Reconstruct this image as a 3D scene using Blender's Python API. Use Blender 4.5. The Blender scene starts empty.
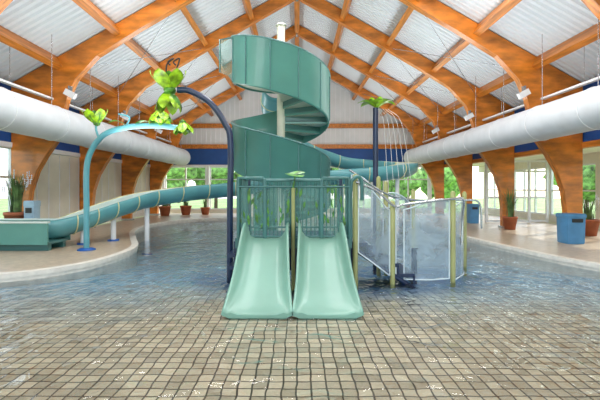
import bpy, math, random, bmesh
from mathutils import Vector, Matrix, noise
random.seed(7)
S=bpy.context.scene
C=bpy.context.scene.collection

# ------------------------------------------------------------------ materials
def newmat(name):
    m=bpy.data.materials.new(name); m.use_nodes=True
    nt=m.node_tree; nt.nodes.clear()
    out=nt.nodes.new('ShaderNodeOutputMaterial')
    return m,nt,out
def N(nt,t,**kw):
    n=nt.nodes.new(t)
    for k,v in kw.items(): setattr(n,k,v)
    return n
def rgb(r,g,b):
    f=lambda c:(c/255/12.92) if c/255<=0.04045 else ((c/255+0.055)/1.055)**2.4
    return (f(r),f(g),f(b),1)
MAT={}
def simple(name,col,rough=0.5,var=0.06,scale=3.0,metal=0.0,bump=0.0,stretch=(1,1,1),coat=0):
    m,nt,out=newmat(name)
    p=N(nt,'ShaderNodeBsdfPrincipled'); p.inputs['Roughness'].default_value=rough
    p.inputs['Metallic'].default_value=metal
    if coat: p.inputs['Coat Weight'].default_value=coat
    tc=N(nt,'ShaderNodeTexCoord'); mp=N(nt,'ShaderNodeMapping'); mp.inputs['Scale'].default_value=stretch
    nz=N(nt,'ShaderNodeTexNoise'); nz.inputs['Scale'].default_value=scale; nz.inputs['Detail'].default_value=5
    nt.links.new(tc.outputs['Object'],mp.inputs[0]); nt.links.new(mp.outputs[0],nz.inputs['Vector'])
    r=N(nt,'ShaderNodeValToRGB')
    r.color_ramp.elements[0].position=0.3; r.color_ramp.elements[1].position=0.7
    r.color_ramp.elements[0].color=tuple(c*(1-var*2.2) for c in col[:3])+(1,)
    r.color_ramp.elements[1].color=tuple(min(1,c*(1+var*2.2)) for c in col[:3])+(1,)
    nt.links.new(nz.outputs['Fac'],r.inputs[0]); nt.links.new(r.outputs[0],p.inputs['Base Color'])
    if bump:
        b=N(nt,'ShaderNodeBump'); b.inputs['Strength'].default_value=bump; b.inputs['Distance'].default_value=0.02
        nt.links.new(nz.outputs['Fac'],b.inputs['Height']); nt.links.new(b.outputs[0],p.inputs['Normal'])
    nt.links.new(p.outputs[0],out.inputs[0]); MAT[name]=m; return m
simple('glulam',rgb(202,120,38),0.36,0.20,1.3,stretch=(1.2,14,3.5),coat=0.2)
simple('purlin_wood',rgb(194,118,42),0.42,0.17,1.6,stretch=(9,0.8,9),coat=.1)
simple('roof_metal',rgb(220,227,232),0.45,0.02,0.6)
simple('gable_panel',rgb(224,228,228),0.6,0.03,1)
simple('blue_wall',rgb(20,78,150),0.55,0.08,1.5)
simple('cream_wall',rgb(228,224,210),0.7,0.03,2)
simple('white_paint',rgb(232,234,236),0.4,0.02,2)
simple('duct_fabric',rgb(204,208,212),0.6,0.03,2.5,bump=0.15)
simple('teal_gel',rgb(90,150,140),0.36,0.05,1.2,coat=0.2)
simple('teal_slide',rgb(114,158,142),0.4,0.05,1.2,coat=0.12)
simple('teal_dark',rgb(62,112,110),0.4,0.06,1.5,coat=0.15)
simple('flume_blue',rgb(92,156,162),0.35,0.06,1.5,coat=0.2)
simple('flume_inner',rgb(212,226,220),0.3,0.04,1.5,coat=0.2)
simple('flange_cream',rgb(220,214,160),0.5,0.04,2)
simple('navy',rgb(18,40,74),0.35,0.08,3,coat=0.2)
simple('pole_teal',rgb(90,158,170),0.35,0.05,2,coat=0.2)
simple('blue_base',rgb(30,90,170),0.4,0.05,2)
simple('olive_post',rgb(156,160,104),0.4,0.06,4)
simple('lime',rgb(150,192,30),0.35,0.3,9,coat=0.2)
simple('green_leaf',rgb(76,136,38),0.4,0.3,12,coat=0.2)
simple('grass',rgb(90,120,66),0.6,0.3,6)
simple('tree_leaf',rgb(130,170,90),0.8,0.4,2.5,bump=0.6)
simple('bark',rgb(90,70,50),0.8,0.2,6)
simple('lawn',rgb(150,180,110),0.9,0.2,0.6)
simple('terracotta',rgb(176,100,66),0.7,0.1,4)
simple('soil',rgb(50,38,30),0.9,0.2,10)
simple('flower_white',rgb(235,232,240),0.6,0.03,10)
simple('bin_blue',rgb(74,134,180),0.4,0.06,4)
simple('bin_grey',rgb(150,178,196),0.4,0.06,4)
simple('steel',rgb(190,195,200),0.25,0.03,5,metal=0.9)
simple('black_metal',rgb(24,26,28),0.4,0.05,5)
simple('coping',rgb(220,215,204),0.5,0.05,8)
simple('step_cream',rgb(226,226,210),0.5,0.04,3)
simple('deck_tile',rgb(184,168,146),0.35,0.07,9)
simple('frost_rim',rgb(206,220,226),0.2,0.03,3)

def m_mix_transp(name,col,fac,rough=0.3,amp=.08,sc=2.5,dist=0.0):
    m,nt,out=newmat(name)
    t=N(nt,'ShaderNodeBsdfTransparent'); p=N(nt,'ShaderNodeBsdfPrincipled')
    p.inputs['Base Color'].default_value=col; p.inputs['Roughness'].default_value=rough
    tc=N(nt,'ShaderNodeTexCoord')
    nz=N(nt,'ShaderNodeTexNoise'); nz.inputs['Scale'].default_value=sc; nz.inputs['Distortion'].default_value=dist
    nt.links.new(tc.outputs['Object'],nz.inputs['Vector'])
    mr=N(nt,'ShaderNodeMapRange'); mr.inputs[1].default_value=.35; mr.inputs[2].default_value=.65; mr.inputs[3].default_value=fac-amp; mr.inputs[4].default_value=fac+amp
    nt.links.new(nz.outputs['Fac'],mr.inputs[0])
    mx=N(nt,'ShaderNodeMixShader'); nt.links.new(mr.outputs[0],mx.inputs[0])
    nt.links.new(t.outputs[0],mx.inputs[1]); nt.links.new(p.outputs[0],mx.inputs[2])
    nt.links.new(mx.outputs[0],out.inputs[0]); MAT[name]=m
m_mix_transp('frosted_panel',rgb(166,188,202),0.42,0.12,.14,1.8,1.5)
m_mix_transp('clear_teal_panel',rgb(140,190,180),0.35,0.2)
m_mix_transp('window_glass',rgb(220,230,235),0.03,0.05,.01)

TW=0.118
def pool_floor_mat():
    m,nt,out=newmat('pool_tile')
    L=nt.links.new
    p=N(nt,'ShaderNodeBsdfPrincipled'); p.inputs['Roughness'].default_value=0.35
    tc=N(nt,'ShaderNodeTexCoord')
    nz0=N(nt,'ShaderNodeTexNoise'); nz0.inputs['Scale'].default_value=3.0; nz0.inputs['Detail'].default_value=2
    L(tc.outputs['Object'],nz0.inputs['Vector'])
    sub=N(nt,'ShaderNodeVectorMath',operation='SUBTRACT'); sub.inputs[1].default_value=(.5,.5,.5)
    L(nz0.outputs['Color'],sub.inputs[0])
    sc=N(nt,'ShaderNodeVectorMath',operation='SCALE'); sc.inputs['Scale'].default_value=0.06
    L(sub.outputs[0],sc.inputs[0])
    ad=N(nt,'ShaderNodeVectorMath',operation='ADD'); L(tc.outputs['Object'],ad.inputs[0]); L(sc.outputs[0],ad.inputs[1])
    def brick(c1,c2,mo):
        br=N(nt,'ShaderNodeTexBrick'); br.offset=0.0; br.squash=1.0
        br.inputs['Scale'].default_value=1.0
        br.inputs['Brick Width'].default_value=TW; br.inputs['Row Height'].default_value=TW
        br.inputs['Mortar Size'].default_value=0.009; br.inputs['Mortar Smooth'].default_value=0.35
        br.inputs['Color1'].default_value=c1; br.inputs['Color2'].default_value=c2; br.inputs['Mortar'].default_value=mo
        L(ad.outputs[0],br.inputs['Vector']); return br
    br=brick(rgb(222,208,180),rgb(178,165,140),rgb(74,64,50))
    br2=brick(rgb(164,208,226),rgb(108,164,198),rgb(92,122,136))
    sep=N(nt,'ShaderNodeSeparateXYZ'); L(tc.outputs['Object'],sep.inputs[0])
    nz=N(nt,'ShaderNodeTexNoise'); nz.inputs['Scale'].default_value=1.3; nz.inputs['Detail'].default_value=4
    L(tc.outputs['Object'],nz.inputs['Vector'])
    ax=N(nt,'ShaderNodeMath',operation='ABSOLUTE'); L(sep.outputs['X'],ax.inputs[0])
    ax2=N(nt,'ShaderNodeMath',operation='MULTIPLY_ADD'); ax2.inputs[1].default_value=0.2; L(ax.outputs[0],ax2.inputs[0]); L(sep.outputs['Y'],ax2.inputs[2])
    yn=N(nt,'ShaderNodeMath',operation='MULTIPLY_ADD'); yn.inputs[1].default_value=2.5; L(nz.outputs['Fac'],yn.inputs[0]); L(ax2.outputs[0],yn.inputs[2])
    mr=N(nt,'ShaderNodeMapRange'); mr.inputs[1].default_value=6.4; mr.inputs[2].default_value=9.2; mr.inputs[3].default_value=0; mr.inputs[4].default_value=0.9
    L(yn.outputs[0],mr.inputs[0])
    mx=N(nt,'ShaderNodeMix',data_type='RGBA')
    L(mr.outputs[0],mx.inputs[0]); L(br.outputs['Color'],mx.inputs[6]); L(br2.outputs['Color'],mx.inputs[7])
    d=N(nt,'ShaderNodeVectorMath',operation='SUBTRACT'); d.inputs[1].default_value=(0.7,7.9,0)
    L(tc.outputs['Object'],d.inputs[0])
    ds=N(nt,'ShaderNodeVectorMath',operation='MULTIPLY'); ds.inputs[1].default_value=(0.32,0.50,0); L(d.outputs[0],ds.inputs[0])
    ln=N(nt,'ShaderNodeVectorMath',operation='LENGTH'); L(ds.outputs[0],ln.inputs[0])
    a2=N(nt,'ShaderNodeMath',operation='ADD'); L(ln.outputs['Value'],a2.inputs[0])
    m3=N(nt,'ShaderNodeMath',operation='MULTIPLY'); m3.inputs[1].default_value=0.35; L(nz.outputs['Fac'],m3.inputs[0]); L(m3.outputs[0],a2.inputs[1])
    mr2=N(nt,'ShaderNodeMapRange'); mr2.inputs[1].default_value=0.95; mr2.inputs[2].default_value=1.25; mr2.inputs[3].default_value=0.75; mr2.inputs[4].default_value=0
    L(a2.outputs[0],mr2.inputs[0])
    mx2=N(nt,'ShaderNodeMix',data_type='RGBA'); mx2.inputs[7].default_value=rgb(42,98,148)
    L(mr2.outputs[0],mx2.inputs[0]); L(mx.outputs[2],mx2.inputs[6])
    L(mx2.outputs[2],p.inputs['Base Color'])
    L(p.outputs[0],out.inputs[0]); MAT['pool_tile']=m
pool_floor_mat()
def water_mat():
    m,nt,out=newmat('pool_water')
    L=nt.links.new
    tc=N(nt,'ShaderNodeTexCoord'); sep=N(nt,'ShaderNodeSeparateXYZ'); L(tc.outputs['Object'],sep.inputs[0])
    nz=N(nt,'ShaderNodeTexNoise'); nz.inputs['Scale'].default_value=2.8; nz.inputs['Detail'].default_value=2.5; nz.inputs['Distortion'].default_value=1.0
    L(tc.outputs['Object'],nz.inputs['Vector'])
    nb=N(nt,'ShaderNodeTexNoise'); nb.inputs['Scale'].default_value=0.5; nb.inputs['Detail'].default_value=2
    L(tc.outputs['Object'],nb.inputs['Vector'])
    ax=N(nt,'ShaderNodeMath',operation='ABSOLUTE'); L(sep.outputs['X'],ax.inputs[0])
    ax2=N(nt,'ShaderNodeMath',operation='MULTIPLY_ADD'); ax2.inputs[1].default_value=0.45; L(ax.outputs[0],ax2.inputs[0]); L(sep.outputs['Y'],ax2.inputs[2])
    yn=N(nt,'ShaderNodeMath',operation='MULTIPLY_ADD'); yn.inputs[1].default_value=3.0; L(nb.outputs['Fac'],yn.inputs[0]); L(ax2.outputs[0],yn.inputs[2])
    mr=N(nt,'ShaderNodeMapRange'); mr.inputs[1].default_value=4.4; mr.inputs[2].default_value=7.4; mr.inputs[3].default_value=0.35; mr.inputs[4].default_value=1.0
    L(yn.outputs[0],mr.inputs[0])
    b=N(nt,'ShaderNodeBump'); b.inputs['Distance'].default_value=0.11
    L(mr.outputs[0],b.inputs['Strength']); L(nz.outputs['Fac'],b.inputs['Height'])
    t=N(nt,'ShaderNodeBsdfTransparent'); t.inputs[0].default_value=(0.92,0.97,1.0,1)
    g=N(nt,'ShaderNodeBsdfGlossy'); g.inputs['Roughness'].default_value=0.04; L(b.outputs[0],g.inputs['Normal'])
    fr=N(nt,'ShaderNodeFresnel'); fr.inputs['IOR'].default_value=1.45; L(b.outputs[0],fr.inputs['Normal'])
    mx=N(nt,'ShaderNodeMixShader'); L(fr.outputs[0],mx.inputs[0]); L(t.outputs[0],mx.inputs[1]); L(g.outputs[0],mx.inputs[2])
    L(mx.outputs[0],out.inputs[0]); MAT['pool_water']=m
water_mat()

# ------------------------------------------------------------------ builder
class B:
    def __init__(s): s.v=[];s.f=[];s.m=[];s.sm=[];s.mats=[]
    def mi(s,mat):
        if mat not in s.mats: s.mats.append(mat)
        return s.mats.index(mat)
    def add(s,vs,fs,mat,smooth=False):
        o=len(s.v); s.v+= [tuple(v) for v in vs]; k=s.mi(mat)
        for f in fs: s.f.append([i+o for i in f]); s.m.append(k); s.sm.append(smooth)
    def box(s,c,d,mat,M=None):
        vs=[Vector(((x)*d[0]/2,(y)*d[1]/2,(z)*d[2]/2)) for x in(-1,1) for y in(-1,1) for z in(-1,1)]
        if M is not None: vs=[M@v for v in vs]
        vs=[v+Vector(c) for v in vs]
        s.add(vs,[(0,1,3,2),(4,6,7,5),(0,4,5,1),(2,3,7,6),(0,2,6,4),(1,5,7,3)],mat)
    def tube(s,pts,r,mat,n=12,cap=True):
        pts=[Vector(p) for p in pts]; rs=r if isinstance(r,(list,tuple)) else [r]*len(pts)
        vs=[];prev=None
        for i,p in enumerate(pts):
            t=(pts[min(i+1,len(pts)-1)]-pts[max(i-1,0)]).normalized()
            if prev is None:
                a=Vector((0,0,1)) if abs(t.z)<0.9 else Vector((1,0,0))
                u=t.cross(a).normalized()
            else: u=(prev-t*prev.dot(t)).normalized()
            prev=u; w=t.cross(u)
            for k in range(n):
                a=2*math.pi*k/n; vs.append(p+(u*math.cos(a)+w*math.sin(a))*rs[i])
        fs=[]
        for i in range(len(pts)-1):
            for k in range(n):
                k2=(k+1)%n; fs.append((i*n+k,i*n+k2,(i+1)*n+k2,(i+1)*n+k))
        s.add(vs,fs,mat,True)
        if cap:
            s.add(vs[:n],[tuple(range(n))[::-1]],mat); s.add(vs[-n:],[tuple(range(n))],mat)
    def lathe(s,prof,c,mat,n=24):
        vs=[];fs=[]
        for r,z in prof:
            for k in range(n):
                a=2*math.pi*k/n; vs.append((c[0]+r*math.cos(a),c[1]+r*math.sin(a),c[2]+z))
        for i in range(len(prof)-1):
            for k in range(n):
                k2=(k+1)%n; fs.append((i*n+k,i*n+k2,(i+1)*n+k2,(i+1)*n+k))
        s.add(vs,fs,mat,True)
    def prism(s,poly,y0,y1,mat):
        n=len(poly)
        vs=[(x,y0,z) for x,z in poly]+[(x,y1,z) for x,z in poly]
        fs=[tuple(range(n)),tuple(range(2*n-1,n-1,-1))]+[(i,(i+1)%n+0,(i+1)%n+n,i+n) for i in range(n)]
        s.add(vs,fs,mat)
    def loft(s,rings,mat,closed=True,smooth=True,caps=True,matf=None):
        n=len(rings[0]); 
        vs=[p for r in rings for p in r]
        o=len(s.v); s.v+=[tuple(v) for v in vs]
        for i in range(len(rings)-1):
            for k in range(n if closed else n-1):
                k2=(k+1)%n
                mm=matf(i,k) if matf else mat
                s.f.append([o+i*n+k,o+i*n+k2,o+(i+1)*n+k2,o+(i+1)*n+k]); s.m.append(s.mi(mm)); s.sm.append(smooth)
        if caps and closed:
            s.f.append([o+k for k in range(n)][::-1]); s.m.append(s.mi(mat)); s.sm.append(False)
            b=o+(len(rings)-1)*n
            s.f.append([b+k for k in range(n)]); s.m.append(s.mi(mat)); s.sm.append(False)
    def build(s,name,parent=None,bevel=0):
        me=bpy.data.meshes.new(name); me.from_pydata(s.v,[],s.f)
        for k in s.mats: me.materials.append(MAT[k])
        for i,p in enumerate(me.polygons): p.material_index=s.m[i]; p.use_smooth=s.sm[i]
        me.update()
        bm=bmesh.new(); bm.from_mesh(me); bmesh.ops.recalc_face_normals(bm,faces=bm.faces); bm.to_mesh(me); bm.free()
        o=bpy.data.objects.new(name,me); C.objects.link(o)
        if parent: o.parent=parent
        if bevel:
            md=o.modifiers.new('Bevel','BEVEL'); md.width=bevel; md.segments=2; md.limit_method='ANGLE'
        return o
def empty(name):
    e=bpy.data.objects.new(name,None); C.objects.link(e); return e
def cat(pts,n=8):
    pts=[Vector(p) for p in pts]; out=[]
    P=[pts[0]*2-pts[1]]+pts+[pts[-1]*2-pts[-2]]
    for i in range(1,len(P)-2):
        for k in range(n):
            t=k/n
            out.append(0.5*((2*P[i])+(P[i+1]-P[i-1])*t+(2*P[i-1]-5*P[i]+4*P[i+1]-P[i+2])*t*t+(3*P[i]-P[i-1]-3*P[i+1]+P[i+2])*t**3))
    out.append(pts[-1]); return out

# ------------------------------------------------------------------ room
DK=0.15
W=7.85
FR=[0.75,4.2,7.65,11.1,14.55,18.0,21.45]
YF=23.4; YB=-5.0
top=lambda x:8.95-0.57*abs(x)

b=B()
xs=[-7.85+i*0.8 for i in range(24)]; ys=[YB+i*0.5 for i in range(int((YF-YB)/0.5)+1)]
def fz(y): 
    t=max(0,min(1,(y-5.0)/7)); return -0.40*t*t*(3-2*t)
vs=[(x,y,fz(y)) for y in ys for x in xs]; nx=len(xs)
b.add(vs,[(j*nx+i,j*nx+i+1,(j+1)*nx+i+1,(j+1)*nx+i) for j in range(len(ys)-1) for i in range(nx-1)],'pool_tile',True)
b.build('floor')
b=B(); b.add([(-7.85,YB,0.018),(10.6,YB,0.018),(10.6,20.5,0.018),(-7.85,20.5,0.018)],[(0,1,2,3)],'pool_water'); b.build('pool_water')

bound=cat([(-7.8,6.3,0),(-6.6,6.35,0),(-5.0,6.65,0),(-4.25,7.3,0),(-3.9,8.3,0),(-3.95,9.8,0),(-4.7,11.6,0),(-5.5,13.6,0),(-5.8,16,0),(-5.0,18.4,0),(-3,19.6,0),(0,20,0),(3,19.6,0),(4.8,17.6,0),(5.1,14.5,0),(5.0,12.3,0),(5.15,10.2,0),(5.6,7.8,0),(6.6,6.6,0),(8.5,6.0,0),(10.6,5.9,0)],5)
poly=[(p.x,p.y) for p in bound]+[(10.6,YF-.1),(-7.8,YF-.1)]
b=B()
n=len(poly)
b.add([(x,y,DK) for x,y in poly],[tuple(range(n))],'deck_tile')
b.add([(x,y,-0.5) for x,y in poly]+[(x,y,DK) for x,y in poly],[(i,(i+1)%n,(i+1)%n+n,i+n) for i in range(n)],'coping')
rings=[]
for i,p in enumerate(bound):
    t=(bound[min(i+1,len(bound)-1)]-bound[max(i-1,0)]).normalized(); nn=Vector((-t.y,t.x,0))
    rings.append([p+nn*0.13+Vector((0,0,DK+.001)),p+nn*0.13+Vector((0,0,DK+.02)),p-nn*0.03+Vector((0,0,DK+.02)),p-nn*0.03+Vector((0,0,DK-.06))])
b.loft(rings,'coping',smooth=False); b.build('pool_deck')

# ceiling corrugated
b=B()
for sgn in(-1,1):
    prof=[];y=YB
    while y<YF:
        prof+=[(y,0),(y+0.09,0),(y+0.125,0.06),(y+0.165,0.06)]; y+=0.2
    vs=[];fs=[]
    for y,o in prof:
        vs+=[(0,y,top(0)+0.04+o),(sgn*8.3,y,top(8.3)+0.04+o)]
    for i in range(len(prof)-1): fs.append((2*i,2*i+1,2*i+3,2*i+2))
    b.add(vs,fs,'roof_metal')
b.build('ceiling')
b=B()
b.prism([(-8.4,top(8.4)+.14),(0,top(0)+.14),(8.4,top(8.4)+.14),(8.4,top(8.4)+.3),(0,top(0)+.3),(-8.4,top(8.4)+.3)],YB,YF+.4,'roof_metal')
b.build('roof_shell')

# portal frames
half=[(7.45,DK),(7.43,0.9),(7.36,1.5),(7.18,2.05),(6.92,2.5),(6.6,2.95),(6.48,3.45),(6.34,4.05),(6.1,4.6),(5.5,5.25),(4.4,top(4.4)-.5),(2,top(2)-.46),(0,top(0)-.45)]
for i,y in enumerate(FR):
    b=B()
    for sgn in(1,-1):
        inn=[(sgn*x,z) for x,z in half]
        outl=[(W,DK),(W,0.9),(W,1.5),(W,2.05),(W,2.5),(W,2.95),(W,3.6),(W,top(W)),(6.8,top(6.8)),(5.7,top(5.7)),(4.7,top(4.7)),(2.2,top(2.2)),(0,top(0))]
        outl=[(sgn*x,z) for x,z in outl]
        y0,y1=y-0.11,y+0.11; m_=len(inn)
        vs=[(x,y0,z) for x,z in inn]+[(x,y0,z) for x,z in outl]+[(x,y1,z) for x,z in inn]+[(x,y1,z) for x,z in outl]
        fs=[]
        for k in range(m_-1):
            fs+=[(k,k+1,m_+k+1,m_+k),(2*m_+k,3*m_+k,3*m_+k+1,2*m_+k+1),(k,2*m_+k,2*m_+k+1,k+1),(m_+k,m_+k+1,3*m_+k+1,3*m_+k)]
        fs.append((0,m_,3*m_,2*m_))
        b.add(vs,fs,'glulam')
        b.box((sgn*7.63,y,DK+.04),(.5,.3,.08),'steel')
    b.box((0,y,top(0)-.3),(.1,.24,.42),'steel')
    b.build('portal_frame')
b=B()
for x in(1.7,3.35,5.0,6.6):
    for sgn in(-1,1):
        M=Matrix.Rotation(sgn*math.atan(0.57),3,'Y')
        b.box((sgn*x,(YB+YF)/2,top(x)-.15),(.17,YF-YB-.02,.34),'purlin_wood',M)
b.box((0,(YB+YF)/2,top(0)-.22),(.2,YF-YB-.02,.4),'purlin_wood')
b.build('roof_purlins')
b=B()
for i in range(3,6):
    for sgn in(-1,1):
        for (xa,xb) in((6.6,3.35),(3.35,6.6)):
            b.tube([(sgn*xa,FR[i],top(xa)-.35),(sgn*xb,FR[i+1],top(xb)-.35)],0.012,'steel',6)
b.build('roof_bracing_rods')

b=B()
b.box((-W-.08,(YB+YF)/2,(2.85+top(W))/2+.05),(.1,YF-YB,top(W)-2.85+.1),'blue_wall')
b.box((-W-.06,(11.1+YF)/2,(2.7+DK)/2),(.08,YF-11.1,2.7-DK),'cream_wall')
b.box((-W-.04,(YB+YF)/2,2.78),(.14,YF-YB,.14),'white_paint')
b.box((-W-.06,(YB+11.1)/2,.22),(.08,11.1-YB,.5),'cream_wall')
for yy in [11.525+0.575*k for k in range(21)]:
    b.box((-W-.012,yy,1.45),(.015,.03,2.4),'white_paint')
b.box((-W-.008,(YB+YF)/2,0.25),(.03,YF-YB,.2),'coping')
b.build('wall_left')
bays=[-2.7]+FR[:4]
for k in range(4):
    b=B(); y0=bays[k]+.06; y1=bays[k+1]-.06
    for q in range(4): b.box((-W-.06,y0+(y1-y0)*q/3,1.6),(.08,.07,2.26),'white_paint')
    for zz in(.5,1.9,2.7): b.box((-W-.06,(y0+y1)/2,zz),(.07,y1-y0,.06),'white_paint')
    b.box((-W-.06,(y0+y1)/2,1.6),(.01,y1-y0,2.2),'window_glass')
    b.build('window_%d'%(k+20))
b=B()
b.box((W+.08,(YB+YF)/2,(2.85+top(W))/2+.05),(.1,YF-YB,top(W)-2.85+.1),'blue_wall')
b.box((W+.08,(YB+YF)/2,2.78),(.2,YF-YB,.16),'purlin_wood')
b.box((9.4,(YB+YF)/2,2.9),(2.6,YF-YB,.08),'cream_wall')
b.box((10.7,(YB+YF)/2,2.68),(.16,YF-YB,.36),'cream_wall')
b.box((10.7,(YB+YF)/2,.3),(.16,YF-YB,.3),'cream_wall')
for k in range(10):
    b.box((10.7,-3+2.85*k,1.5),(.18,.25,2.4),'cream_wall')
b.build('wall_right')
for k in range(9):
    b=B(); y0=-3+2.85*k+.125; y1=y0+2.6
    for yy in (y0+.03,(y0*2+y1)/3,(y0+2*y1)/3,y1-.03): b.box((10.7,yy,1.48),(.08,.06,2.06),'white_paint')
    for zz in(.48,1.5,2.47): b.box((10.7,(y0+y1)/2,zz),(.07,2.6,.06),'white_paint')
    b.box((10.7,(y0+y1)/2,1.48),(.01,2.5,2.0),'window_glass')
    b.build('window_%d'%(k+1))
b=B()
xs_=[7.95+0.9*k for k in range(4)]
for x in xs_[:3]: b.box((x,16.8,1.45),(.09,.09,2.6),'white_paint')
b.box((10.5,16.8,1.45),(.09,.09,2.6),'white_paint')
for zz in(.22,1.2,2.3,2.72): b.box((9.2,16.8,zz),(2.55,.07,.08),'white_paint')
b.box((9.2,16.8,1.45),(2.5,.012,2.5),'window_glass')
b.tube([(8.95,16.7,.9),(8.95,16.7,1.4)],.02,'steel')
b.build('door_1')
b=B()
b.box((0,YF,.25),(2*W,.16,.2),'cream_wall')
b.box((0,YF,3.45),(2*W,.16,1.0),'blue_wall')
g0=3.95
b.prism([(-W,g0),(W,g0),(W,top(W)),(0,top(0)+.04),(-W,top(W))],YF-.05,YF+.08,'gable_panel')
for k in range(-28,29):
    x=k*.28
    zt=top(x)-.1
    b.box((x,YF-.07,(g0+zt)/2),(.05,.04,zt-g0),'white_paint')
b.box((0,YF-.2,4.0),(2*W,.2,.24),'purlin_wood')
b.box((0,YF-.2,5.2),(2*(8.95-5.3)/.57,.2,.24),'purlin_wood')
b.box((0,YF-.1,2.9),(2*W,.1,.1),'white_paint')
for k in range(7):
    b.box((-7.8+2.6*k,YF,1.5),(.12,.18,2.8),'white_paint')
b.build('wall_far')
for k in range(6):
    b=B(); x0=-7.7+2.6*k; x1=x0+2.4
    for xx in (x0+.03,(x0+x1)/2,x1-.03): b.box((xx,YF,1.6),(.07,.08,2.5),'white_paint')
    for zz in(.38,2.1,2.82): b.box(((x0+x1)/2,YF,zz),(2.4,.07,.06),'white_paint')
    b.box(((x0+x1)/2,YF,1.6),(2.3,.01,2.4),'window_glass')
    b.build('window_%d'%(k+10))
b=B()
for k in range(7): b.box((-7.8+2.6*k,YB,2.2),(.12,.12,4.4),'white_paint')
for zz in(.1,2.4,4.3): b.box((0,YB,zz),(2*W,.1,.1),'white_paint')
b.build('window_16')

for sgn in(-1,1):
    b=B()
    b.tube([(sgn*6.1,YB+.5,3.22),(sgn*6.1,10,3.22),(sgn*6.1,21.3,3.22)],.43,'duct_fabric',36)
    for k in range(14):
        y=-3+1.85*k
        ring=[(sgn*6.1+.438*math.cos(a),y,3.22+.438*math.sin(a)) for a in [2*math.pi*q/36 for q in range(37)]]
        b.tube(ring,.008,'white_paint',5)
        b.tube([(sgn*6.1,y,3.65),(sgn*6.1,y,top(6.1)-.05)],.008,'steel',5)
    b.build('ventilation_duct')
    b=B()
    b.box((sgn*6.75,(YB+22)/2,4.05),(.12,22-YB,.05),'white_paint')
    for k in range(13): b.tube([(sgn*6.75,-2+1.9*k,4.05),(sgn*6.75,-2+1.9*k,top(6.75)-.05)],.006,'steel',5)
    b.build('cable_tray')
for sgn in(-1,1):
    for y in FR[3:6]:
        b=B()
        M=Matrix.Rotation(sgn*-.5,3,'Y')
        b.box((sgn*6.15,y-.25,4.15),(.3,.12,.16),'white_paint',M)
        b.box((sgn*6.2,y-.17,4.28),(.04,.14,.2),'steel')
        b.tube([(sgn*6.2,y-.12,4.3),(sgn*6.2,y-.08,4.4)],.02,'steel',8)
        b.build('wall_spotlight')

# ------------------------------------------------------------------ toddler slides
for cx in(-.485,.375):
    b=B()
    st=cat([(6.5,.80,.34),(6.25,.80,.34),(6.0,.70,.345),(5.65,.45,.36),(5.35,.25,.375),(5.08,.12,.40),(4.86,.055,.42)],4)
    rings=[]
    for q,p in enumerate(st):
        y,z,w=p.x,p.y,p.z; t=q/(len(st)-1)
        h=.20*(1-t)+.035+.06*math.sin(t*math.pi)
        inner=[(-w+.02,z+h),(-w+.045,z+h*.45),(-w+.10,z+.03),(-w+.18,z),(0,z-.004),(w-.18,z),(w-.10,z+.03),(w-.045,z+h*.45),(w-.02,z+h)]
        out_=[(w+.012,z+h+.012),(w+.02,z+h-.03),(w-.01,z+h-.05),(w-.03,z-.02),(w-.09,z-.05),(-w+.09,z-.05),(-w+.03,z-.02),(-w+.01,z+h-.05),(-w-.02,z+h-.03),(-w-.012,z+h+.012)]
        rings.append([Vector((cx+a,y,c)) for a,c in inner+out_])
    b.loft(rings,'teal_slide')
    for xx in(-.25,.25):
        b.tube([(cx+xx,5.9,-.02),(cx+xx,5.9,.62)],.025,'navy')
    b.build('toddler_slide')

# ------------------------------------------------------------------ play platform
P=empty('water_play_platform')
b=B()
b.box((-.055,7.05,.74),(1.82,1.3,.08),'navy'); b.box((-.055,6.39,.72),(1.86,.05,.16),'teal_dark')
for x in(-.93,.82):
    for y in(6.45,7.65): b.tube([(x,y,-.2),(x,y,1.78)],.045,'navy' if y>7 else 'teal_dark',16)
for x in (-1.0,-.05,.88):
    b.tube([(x,6.6,-.1),(x,6.6,.72)],.045,'navy',12)
b.box((-.055,7.3,.35),(1.9,.04,.5),'navy')
b.box((-1.06,6.75,.3),(.12,.5,.06),'navy'); b.box((-1.06,6.75,.5),(.12,.5,.06),'navy')
b.build('deck',P)
b=B()
def barrier(b,p0,p1,z0,z1,step=.065,fr='teal_dark',bar='teal_dark'):
    p0=Vector(p0);p1=Vector(p1);L=(p1-p0).length
    pts=[(p0.x,p0.y,z0),(p0.x,p0.y,z1-.06),(p0.x+(p1.x-p0.x)*.04,p0.y+(p1.y-p0.y)*.04,z1),(p1.x-(p1.x-p0.x)*.04,p1.y-(p1.y-p0.y)*.04,z1),(p1.x,p1.y,z1-.06),(p1.x,p1.y,z0)]
    b.tube(pts,.024,fr,10); b.tube([(p0.x,p0.y,z0+.03),(p1.x,p1.y,z0+.03)],.018,fr,8)
    k=step
    while k<L-.02:
        q=p0+(p1-p0)*(k/L); b.tube([(q.x,q.y,z0+.03),(q.x,q.y,z1-.01)],.008,bar,6); k+=step
barrier(b,(-.93,6.36,0),(-.52,6.36,0),.80,1.76)
barrier(b,(-.50,6.36,0),(-.08,6.36,0),.80,1.72)
barrier(b,(-.04,6.36,0),(.38,6.36,0),.80,1.72)
barrier(b,(.40,6.36,0),(.83,6.36,0),.80,1.76)
barrier(b,(-.93,6.45,0),(-.93,7.65,0),.82,1.76,.1)
barrier(b,(-.93,7.65,0),(.83,7.65,0),.82,1.76,.1)
b.tube([(-.93,6.34,1.62),(.83,6.34,1.62)],.015,'teal_dark',8)
b.tube(cat([(.86,6.4,.8),(.86,6.4,1.6),(.90,6.4,1.74),(.98,6.42,1.78),(1.04,6.44,1.7),(1.05,6.46,1.4)],6),.03,'teal_dark',12)
b.build('railing',P)
b=B()
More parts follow.
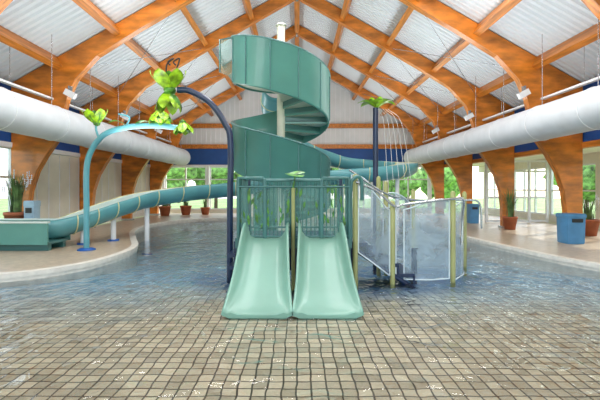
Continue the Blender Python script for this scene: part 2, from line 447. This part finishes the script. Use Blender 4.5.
for k in range(60):
    x=random.uniform(-.88,.78); z=random.uniform(.95,1.5); a=random.uniform(-.5,.5); l=random.uniform(.08,.2)
    u=Vector((math.sin(a),0,math.cos(a))); w=Vector((math.cos(a),0,-math.sin(a)))*l*.16; c=Vector((x,6.385+random.uniform(-.008,.008),z))
    b.add([c,c+u*l*.5+w,c+u*l,c+u*l*.5-w],[(0,1,2,3)],'green_leaf')
b.add([(-.9,6.4,.85),(.8,6.4,.85),(.8,6.4,1.6),(-.9,6.4,1.6)],[(0,1,2,3)],'clear_teal_panel')
b.build('leaf_panel',P)
b=B()
b.tube([(-.06,6.28,.0),(-.06,6.28,1.6)],.03,'olive_post',14)
b.tube([(-.06,6.28,1.6),(-.03,6.26,1.78)],.012,'green_leaf',8)
vs=[Vector((-.03,6.26,1.80))];
for k in range(25):
    a=.3+k/24*(2*math.pi-.5); r=.16*(1+.05*math.sin(5*a)); vs.append(Vector((-.03+r*math.cos(a),6.26+r*.8*math.sin(a)-.02,1.82+.28*r*math.sin(a)+.015*math.sin(a*2))))
b.add(vs,[(0,k,k+1) for k in range(1,25)],'green_leaf',True)
b.build('lily_leaf_post',P)
b=B()
nst=4
for k in range(nst):
    b.box((1.02+.26*k,7.1,.66-.17*k),(.30,.95,.06),'navy')
    b.box((1.16+.26*k,7.1,.58-.17*k),(.03,.95,.14),'navy')
for y in(6.64,7.6):
    b.tube([(.9,y,.62),(1.95,y,-.08)],.04,'navy',10)
b.tube([(.98,6.9,-.1),(.98,6.9,.6)],.06,'navy',12)
b.tube([(2.05,7.0,-.1),(2.05,7.0,.55)],.05,'navy',12)
b.build('stairs',P)
b=B()
posts=[(.95,6.52,1.80,-.1),(1.58,6.62,1.36,-.1),(2.62,6.72,1.52,-.1),(1.72,7.75,1.70,-.1),(2.35,8.1,1.55,-.15),(3.35,8.0,1.50,-.15),(1.62,7.95,1.8,-.15)]
for x,y,zt,zb in posts:
    b.tube([(x,y,zb),(x,y,zt),(x,y,zt+.03)],[.042,.042,.02],'olive_post',14)
b.build('railing_posts',P)
b=B()
def panel(p0,p1,z00,z01,z10,z11,mat='frosted_panel',bow=.06):
    p0=Vector(p0);p1=Vector(p1); d=(p1-p0); nrm=Vector((-d.y,d.x,0)).normalized(); nu,nv=17,9
    vs=[];fs=[]
    def pt(u,v):
        base=p0+d*u; zb=z00+(z10-z00)*u; zt=z01+(z11-z01)*(u*u*(3-2*u))+.05*math.sin(u*math.pi)
        off=-bow*math.sin(u*math.pi)+.012*math.sin(u*9+v*5)*math.sin(u*math.pi)
        return Vector((base.x,base.y,zb+(zt-zb)*v))+nrm*off
    for i in range(nu):
        for j in range(nv): vs.append(pt(i/(nu-1),j/(nv-1)))
    for i in range(nu-1):
        for j in range(nv-1): fs.append((i*nv+j,(i+1)*nv+j,(i+1)*nv+j+1,i*nv+j+1))
    b.add(vs,fs,mat,True)
    rim=[pt(0,v/8) for v in range(9)]+[pt(u/16,1) for u in range(1,17)]+[pt(1,1-v/8) for v in range(1,9)]+[pt(1-u/16,0) for u in range(1,17)]
    b.tube(rim,.013,'frost_rim',6)
panel((1.0,6.52,0),(1.53,6.61,0),.55,1.66,.15,1.24)
panel((1.64,6.64,0),(1.66,7.7,0),.1,1.2,.1,1.2)
panel((1.78,6.66,0),(2.56,6.72,0),.08,1.24,.08,1.40)
panel((2.66,6.74,0),(3.3,7.96,0),.05,1.3,.0,1.3)
panel((1.05,7.7,0),(1.7,7.76,0),.75,1.85,.3,1.45)
panel((1.75,7.78,0),(2.3,8.08,0),.3,1.5,.05,1.3)
panel((2.4,8.12,0),(3.3,8.02,0),.0,1.3,.0,1.3)
b.build('clear_panels',P)
b=B()
b.tube(cat([(.95,6.47,1.70),(1.3,6.5,1.55),(1.6,6.56,1.30),(1.8,6.6,1.33),(2.6,6.66,1.42),(2.85,6.85,1.40),(2.9,7.0,1.1),(2.88,7.0,.6)],6),.02,'steel',10)
b.tube(cat([(1.0,7.65,1.95),(1.7,7.7,1.5),(2.35,8.03,1.36),(3.3,7.95,1.36),(3.6,7.9,1.3),(3.65,7.9,.8)],6),.02,'steel',10)
b.build('handrails',P)

# ------------------------------------------------------------------ flower sprays
def petals(b,c,axis,R,L,n,mat,spread=1.0,twist=0):
    axis=Vector(axis).normalized(); Q=Vector((0,0,1)).rotation_difference(axis).to_matrix()
    for k in range(n):
        a0=2*math.pi*k/n+twist; nu,nv=9,5; vs=[];fs=[]
        for i in range(nu):
            u=i/(nu-1); hw=(math.pi/n)*1.15*math.sin(math.pi*min(1,.25+.75*u))**.7 if u<1 else 0
            r=R*(.15+.85*math.sin(min(u*1.75,1.7)))*(1+(spread-1)*u); h=L*u
            for j in range(nv):
                v=-1+2*j/(nv-1); a=a0+v*hw
                rr=r*(1+.08*(v*v))
                vs.append(Vector(c)+Q@Vector((rr*math.cos(a),rr*math.sin(a),h-.03*L*v*v)))
        for i in range(nu-1):
            for j in range(nv-1): fs.append((i*nv+j,i*nv+j+1,(i+1)*nv+j+1,(i+1)*nv+j))
        b.add(vs,fs,mat,True)
def leaf(b,p,d,up,l,w,mat):
    p=Vector(p);d=Vector(d).normalized();up=Vector(up);s=d.cross(up).normalized();vs=[];fs=[]
    nu=9
    for i in range(nu):
        u=i/(nu-1); ww=w*math.sin(math.pi*u**.8)**.8 if 0<u<1 else .004
        base=p+d*l*u+up*(.25*l*math.sin(u*2.6)-.12*l*u)
        vs+=[base-s*ww+up*.12*ww,base-up*.08*w,base+s*ww+up*.12*ww]
    for i in range(nu-1):
        for j in range(2): fs.append((i*3+j,i*3+j+1,(i+1)*3+j+1,(i+1)*3+j))
    b.add(vs,fs,mat,True)
E=empty('flower_water_spray'); b=B()
b.tube(cat([(-1.19,7.1,-.2),(-1.19,7.1,1.2),(-1.18,7.1,2.4),(-1.28,7.1,2.75),(-1.55,7.1,3.12),(-1.9,7.1,3.32),(-2.12,7.1,3.34)],8),.055,'navy',18)
b.lathe([(.0,.03),(.12,.03),(.12,0),(0,0)],(-1.19,7.1,-.16),'navy')
b.build('pole',E); b=B()
fc=Vector((-2.26,7.1,3.34))
# open bowl-shaped blossom above, bell-shaped blossom below
petals(b,fc+Vector((0,0,.0)),(-.05,-.12,1),.29,.34,6,'lime',1.0,.3)
petals(b,fc+Vector((.0,0,.02)),(-.05,-.1,1),.24,.28,6,'green_leaf',1.0,.85)
petals(b,fc+Vector((-.02,0,-.02)),(0,0,-1),.26,.36,6,'green_leaf',.8,.1)
petals(b,fc+Vector((-.02,0,-.03)),(0,-.1,-1),.25,.38,6,'lime',.8,.6)
b.lathe([(0,-.09),(.09,-.06),(.11,0),(.08,.07),(0,.1)],fc,'green_leaf',16)
for s_ in(-1,1):
    pts=cat([fc+Vector((.06*s_,0,.2)),fc+Vector((.10*s_+.05,0,.45)),fc+Vector((.05*s_+.12,0,.56)),fc+Vector((.02+.05*s_,0,.50)),fc+Vector((.06+.05*s_,0,.44))],6)
    b.tube(pts,.014,'black_metal',8)
b.build('flower_head',E)
E=empty('flower_water_spray'); b=B()
px,py=-4.92,9.35
b.tube(cat([(px,py,DK),(px,py,1.2),(px,py,2.0),(px+.10,py,2.45),(px+.42,py,2.85),(px+.95,py,3.02),(px+1.6,py,3.06),(px+2.2,py,3.0)],8),.065,'pole_teal',18)
b.lathe([(0,.05),(.14,.05),(.2,.02),(.2,0),(0,0)],(px,py,DK),'blue_base')
b.tube(cat([(px+.3,py,2.72),(px+.22,py,3.0),(px+.28,py,3.2)],5),.025,'pole_teal',10)
b.tube(cat([(px+.9,py,3.0),(px+1.0,py,3.25),(px+.75,py,3.33)],5),.02,'pole_teal',10)
b.build('pole',E); b=B()
for c,ax,R in(((px+.24,py,3.10),(-.1,-.1,1),.27),((px+1.72,py,3.42),(.1,-.1,-1),.26),((px+2.25,py,3.14),(.1,0,-1),.23),((px+1.75,py,3.08),(-.1,-.1,1),.20)):
    petals(b,c,ax,R,R*1.25,6,'lime',.95,.4); petals(b,c,ax,R*.85,R*1.1,6,'green_leaf',1.0,.9)
    b.lathe([(0,-.06),(.07,-.03),(.08,.02),(0,.07)],c,'green_leaf',12)
leaf(b,(px+.95,py,3.05),(-1,0,.15),(0,0,1),.45,.09,'green_leaf')
leaf(b,(px+1.1,py,3.05),(1,0,.15),(0,0,1),.42,.09,'green_leaf')
b.build('flower_heads',E)
E=empty('leaf_water_spray'); b=B()
b.tube([(1.62,8.25,-.3),(1.62,8.25,2.0),(1.62,8.25,3.25)],.055,'navy',18)
b.lathe([(0,.03),(.12,.03),(.12,0),(0,0)],(1.62,8.25,-.25),'navy')
b.build('pole',E); b=B()
for k in range(6):
    a=k*math.pi/3+.2; leaf(b,(1.64,8.25,3.25),(math.cos(a),math.sin(a),.2),(0,0,1),.42,.13,'lime')
petals(b,(1.64,8.25,3.26),(0,0,1),.15,.2,5,'lime')
b.build('leaves',E); b=B()
for k in range(5):
    b.tube(cat([(1.66+.05*k,8.2,3.22),(1.76+.09*k,8.1,2.9),(1.82+.12*k,8.05,1.7)],4),.004,'white_paint',5)
b.build('chains',E)

# ------------------------------------------------------------------ spiral staircase
E=empty('spiral_staircase'); cx,cy,R=-.40,10.0,1.18
def ztop(th): return 5.35-(th-math.pi)/(2*math.pi)*2.1 if th>math.pi else 5.35
b=B(); rings=[]
th0,th1=0.45*math.pi,4.72*math.pi; n=150; HH=1.12
for i in range(n+1):
    th=th0+(th1-th0)*i/n; z=ztop(th); c_,s_=math.cos(th),math.sin(th)
    ring=[]
    for rr,zz in((R,z-HH),(R+.03,z-HH+.03),(R+.03,z-.03),(R+.06,z-.02),(R+.06,z+.02),(R-.03,z+.02),(R-.03,z-HH)):
        ring.append(Vector((cx+rr*c_,cy+rr*s_,zz)))
    rings.append(ring)
b.loft(rings,'teal_gel',matf=lambda i,k:'teal_dark' if k in(3,4) else 'teal_gel')
th=th0
while th<th1:
    z=ztop(th);c_,s_=math.cos(th),math.sin(th)
    b.tube([(cx+(R+.035)*c_,cy+(R+.035)*s_,z-HH+.02),(cx+(R+.035)*c_,cy+(R+.035)*s_,z)],.018,'teal_dark',6)
    th+=math.pi/6
b.build('balustrade',E)
b=B(); b.tube([(cx,cy,-.36),(cx,cy,2),(cx,cy,5.65)],.10,'step_cream',24); b.lathe([(0,.08),(.1,.05),(.14,0)],(cx,cy,5.65),'step_cream'); b.build('central_column',E)
b=B()
th=math.pi; dth=math.pi/6
while th<th1:
    z=ztop(th)-HH+.10
    vs=[];m=6
    for r in(.10,R-.02):
        for q in range(m+1):
            a=th+(dth*1.12)*q/m; vs.append((cx+r*math.cos(a),cy+r*math.sin(a),z)); 
    top_=vs; bot=[(x,y,zz-.07) for x,y,zz in vs]; L=m+1
    fs=[]
    for q in range(m): fs.append((q,q+1,L+q+1,L+q)); 
    t2=2*L
    fs2=[tuple(i+t2 for i in f)[::-1] for f in fs]
    b.add(top_+bot,fs,'teal_gel'); 
    side=[(0,L,t2+L,t2),(m,t2+m,t2+L+m,L+m)]+[(L+q,L+q+1,t2+L+q+1,t2+L+q) for q in range(m)]
    b.add(top_+bot,fs2,'step_cream'); b.add(top_+bot,side,'teal_gel')
    a=th; p0=(cx+.10*math.cos(a),cy+.10*math.sin(a)); p1=(cx+(R-.02)*math.cos(a),cy+(R-.02)*math.sin(a))
    b.add([(p0[0],p0[1],z-.02),(p1[0],p1[1],z-.02),(p1[0],p1[1],z+.17),(p0[0],p0[1],z+.17)],[(0,1,2,3)],'teal_dark')
    th+=dth
b.build('treads',E)
b=B()
vs=[(cx,cy,4.35)]+[(cx+(R-.02)*math.cos(a),cy+(R-.02)*math.sin(a),4.35) for a in [0.1*math.pi+q*(.9*math.pi)/16 for q in range(17)]]
b.add(vs,[(0,q,q+1) for q in range(1,17)],'step_cream'); b.add([(x,y,z-.08) for x,y,z in vs],[(0,q+1,q) for q in range(1,17)],'step_cream')
b.add([(cx-R-.32,cy-.15,4.45),(cx-R+.02,cy-.02,4.3),(cx-R+.02,cy-.02,5.36),(cx-R-.32,cy-.15,5.25)],[(0,1,2,3)],'clear_teal_panel')
b.tube([(cx-R-.32,cy-.15,4.45),(cx-R-.32,cy-.15,5.25),(cx-R,cy-.02,5.36)],.02,'teal_dark',8)
b.build('landing',E)

# ------------------------------------------------------------------ flume
E=empty('flume_water_slide')
path=cat([(-.6,11.55,4.5),(-.7,12.8,4.0),(-.2,14.6,3.3),(1.6,16.0,2.75),(3.3,15.4,2.5),(3.9,14.2,2.35),(2.6,13.4,2.15),(.2,13.6,1.95),(-2.1,13.7,1.66),(-3.5,13.0,1.52),(-4.5,12.0,1.34),(-5.05,11.0,1.10),(-5.5,10.3,.86),(-6.0,9.85,.68),(-6.8,9.62,.60),(-7.5,9.6,.57)],8)
b=B(); rings=[]; Rf=.40
angs=[math.radians(a) for a in range(-205,26,12)]
for i,p in enumerate(path):
    t=(path[min(i+1,len(path)-1)]-path[max(i-1,0)]).normalized(); s_=t.cross(Vector((0,0,1))).normalized()
    u=Vector((0,0,1))
    o=[p+(s_*math.cos(a)+u*math.sin(a)*.85)*Rf for a in angs]
    inn=[p+(s_*math.cos(a)+u*math.sin(a)*.85)*(Rf-.045) for a in reversed(angs)]
    rings.append(o+inn)
na=len(angs)
b.loft(rings,'flume_blue',matf=lambda i,k:'flume_blue' if k<na-1 else ('flange_cream' if k==na-1 or k==2*na-1 else 'flume_inner'))
b.build('channel',E)
b=B()
for i in range(4,len(path)-18,5):
    p=path[i]; t=(path[i+1]-path[i-1]).normalized(); s_=t.cross(Vector((0,0,1))).normalized()
    b.tube([p+(s_*math.cos(a)+Vector((0,0,1))*math.sin(a)*.85)*(Rf+.01) for a in angs],.014,'flange_cream',6)
for i in (30,44,58,80,88,96):
    p=path[i]; zb=DK if p.x<-4.6 else -.40
    b.tube([(p.x,p.y,zb),(p.x,p.y,p.z-Rf*.85)],.07,'white_paint',14); b.lathe([(0,.04),(.15,.04),(.15,0)],(p.x,p.y,zb),'blue_base',16)
b.build('flanges_and_supports',E)
b=B() # run-out trough with straight sides
for y in(9.14,10.04):
    b.box((-6.62,y,.55),(1.85,.05,.50),'teal_gel'); b.box((-6.62,y,.815),(1.9,.10,.04),'flume_inner')
b.box((-6.62,9.59,.33),(1.85,.9,.06),'teal_dark')
for y in(9.3,9.88): b.box((-6.62,y,.22),(1.75,.12,.16),'teal_dark')
b.build('runout_trough',E)

# ------------------------------------------------------------------ plants, bins
def potted(x,y,z,ph,pr,h,nb,fl=True,wide=.5):
    b=B()
    b.lathe([(0,0),(pr*.7,0),(pr,ph*.9),(pr*1.08,ph*.9),(pr*1.08,ph),(pr*.9,ph),(pr*.88,ph*.92),(0,ph*.92)],(x,y,z),'terracotta',24)
    b.lathe([(0,0),(pr*.87,0)],(x,y,z+ph*.93),'soil',24)
    for k in range(nb):
        a=random.uniform(0,2*math.pi); l=h*random.uniform(.6,1.05); sp=wide*random.uniform(.2,1); r0=random.uniform(0,pr*.5)
        d=Vector((math.cos(a),math.sin(a),0)); s_=Vector((-d.y,d.x,0)); w=.018
        base=Vector((x,y,z+ph*.93))+d*r0; vs=[];nu=6
        for i in range(nu):
            u=i/(nu-1); c=base+d*(sp*h*.5*u*u)+Vector((0,0,l*(u-.18*u**3))); ww=w*(1-u)+.001
            vs+=[c-s_*ww,c+s_*ww]
        b.add(vs,[(2*i,2*i+1,2*i+3,2*i+2) for i in range(nu-1)],'grass',True)
        if fl and k%5==0:
            tip=vs[-1]; 
            for q in range(3):
                b.lathe([(0,-.03),(.022,0),(0,.03)],(tip[0],tip[1],tip[2]-.05*q),'flower_white',6)
    return b.build('potted_grass_plant')
potted(-7.38,10.5,DK,.82,.26,1.35,150,True,.5)
potted(7.45,14.0,DK,.45,.24,1.25,90,False,.6)
potted(-6.9,20.9,DK,.5,.3,.9,50,False,.7)
potted(-6.0,21.6,DK,.5,.3,.7,50,False,.7)
potted(-5.0,21.8,DK,.4,.25,.7,50,False,.7)
potted(8.9,12.2,DK,.5,.28,.9,60,True,.7)
potted(6.2,21.8,DK,.5,.28,.8,60,False,.7)
def bin_(x,y,mat,h=.8,r=.26):
    b=B()
    rings=[]
    for z,s in((0,.9),(.03,.94),(h*.86,1.0),(h*.88,1.06),(h*.97,1.06),(h,.98)):
        rr=r*s; ring=[]
        for k in range(24):
            a=2*math.pi*k/24; c_,s2=math.cos(a),math.sin(a); q=1/max(abs(c_),abs(s2))**.75
            ring.append(Vector((x+rr*c_*q,y+rr*s2*q,DK+z)))
        rings.append(ring)
    b.loft(rings,mat,smooth=False)
    b.box((x,y-r*1.04,DK+h*.78),(r*1.1,.02,h*.12),'black_metal')
    return b.build('litter_bin')
bin_(7.22,10.55,'bin_blue',.78,.25)
bin_(-6.9,10.42,'bin_grey',1.12,.14)
bin_(7.25,16.5,'bin_blue',.8,.2)

# ------------------------------------------------------------------ outside
b=B(); b.add([(-60,-40,-.5),(60,-40,-.5),(60,80,-.5),(-60,80,-.5)],[(0,1,2,3)],'lawn'); b.build('lawn')
def tree(x,y,h,r):
    b=B(); b.tube([(x,y,-.5),(x+.1,y,h*.6)],[.2,.1],'bark',8)
    for k in range(7):
        c=Vector((x+random.uniform(-r,r)*.6,y+random.uniform(-r,r)*.5,h*.35+random.uniform(0,h*.5)))
        rr=r*random.uniform(.5,.75)
        bm=bmesh.new(); bmesh.ops.create_icosphere(bm,subdivisions=3,radius=rr)
        vs=[v.co*(1+.35*noise.noise(v.co*2.2/rr+c)+.15*noise.noise(v.co*6/rr+c))+c for v in bm.verts]
        fs=[tuple(v.index for v in f.verts) for f in bm.faces]; bm.free()
        b.add(vs,fs,'tree_leaf',True)
    b.build('tree')
for k in range(9): tree(-16+k*4+random.uniform(-.8,.8),40+random.uniform(-2,4),random.uniform(3.5,5.5),2.2)
for k in range(6): tree(24+random.uniform(-1,3),8+k*5,random.uniform(3,5),2.4)

# ------------------------------------------------------------------ lights
w=bpy.data.worlds.new('World'); S.world=w; w.use_nodes=True; nt=w.node_tree; nt.nodes.clear()
sky=nt.nodes.new('ShaderNodeTexSky')
try: sky.sky_type='NISHITA'; sky.sun_disc=False; sky.sun_elevation=math.radians(30); sky.sun_rotation=math.radians(60)
except Exception: pass
bg=nt.nodes.new('ShaderNodeBackground'); bg.inputs[1].default_value=0.62
mxx=nt.nodes.new('ShaderNodeMix'); mxx.data_type='RGBA'; mxx.inputs[0].default_value=0.6; mxx.inputs[7].default_value=(3.0,3.3,3.6,1)
o=nt.nodes.new('ShaderNodeOutputWorld'); nt.links.new(sky.outputs[0],mxx.inputs[6]); nt.links.new(mxx.outputs[2],bg.inputs[0]); nt.links.new(bg.outputs[0],o.inputs[0])
def area(name,loc,rot,sx,sy,pw,col=(1,1,1)):
    l=bpy.data.lights.new(name,'AREA'); l.shape='RECTANGLE'; l.size=sx; l.size_y=sy; l.energy=pw; l.color=col
    ob=bpy.data.objects.new(name,l); ob.location=loc; ob.rotation_euler=rot; C.objects.link(ob)
for sgn in(-1,1):
    area('roof_fill',(sgn*3.6,10,2.7),(math.pi,0,0),1.2,22,440,(.96,.98,1))  # added fill without a fixture, floats above the water to brighten the roof
    area('hall_fill',(sgn*3.2,8.2,6.8),(0,0,0),1.0,4.0,220,(.98,.99,1))  # added fill, out of view overhead, brightens the pool
area('hall_fill',(0,-2.5,6.0),(math.radians(50),0,0),12,3,380,(1,.99,.98))  # large softbox added behind the camera as front fill
area('hall_fill',(0,2.5,7.3),(0,0,0),8,3,210,(1,.98,.95))  # unseen overhead fill added for the foreground floor
area('hall_fill',(0,8.5,7.9),(0,0,0),1.4,6,300,(.98,.99,1))  # fill added under the ridge, out of frame, for brighter water and ripple glints
l=bpy.data.lights.new('sun','SUN'); l.energy=5; l.angle=.02; l.color=(1,.95,.85)
ob=bpy.data.objects.new('sun',l); ob.rotation_euler=Vector((-.78,-.42,-.46)).to_track_quat('-Z','Y').to_euler(); C.objects.link(ob)

# ------------------------------------------------------------------ camera
cam=bpy.data.cameras.new('camera'); cam.sensor_width=36; cam.lens=24; cam.shift_x=.005; cam.shift_y=-.02; cam.clip_end=300
co=bpy.data.objects.new('camera',cam); co.location=(0,0,1.6); co.rotation_euler=(math.pi/2,0,0); C.objects.link(co); S.camera=co
S.view_settings.view_transform='Standard'
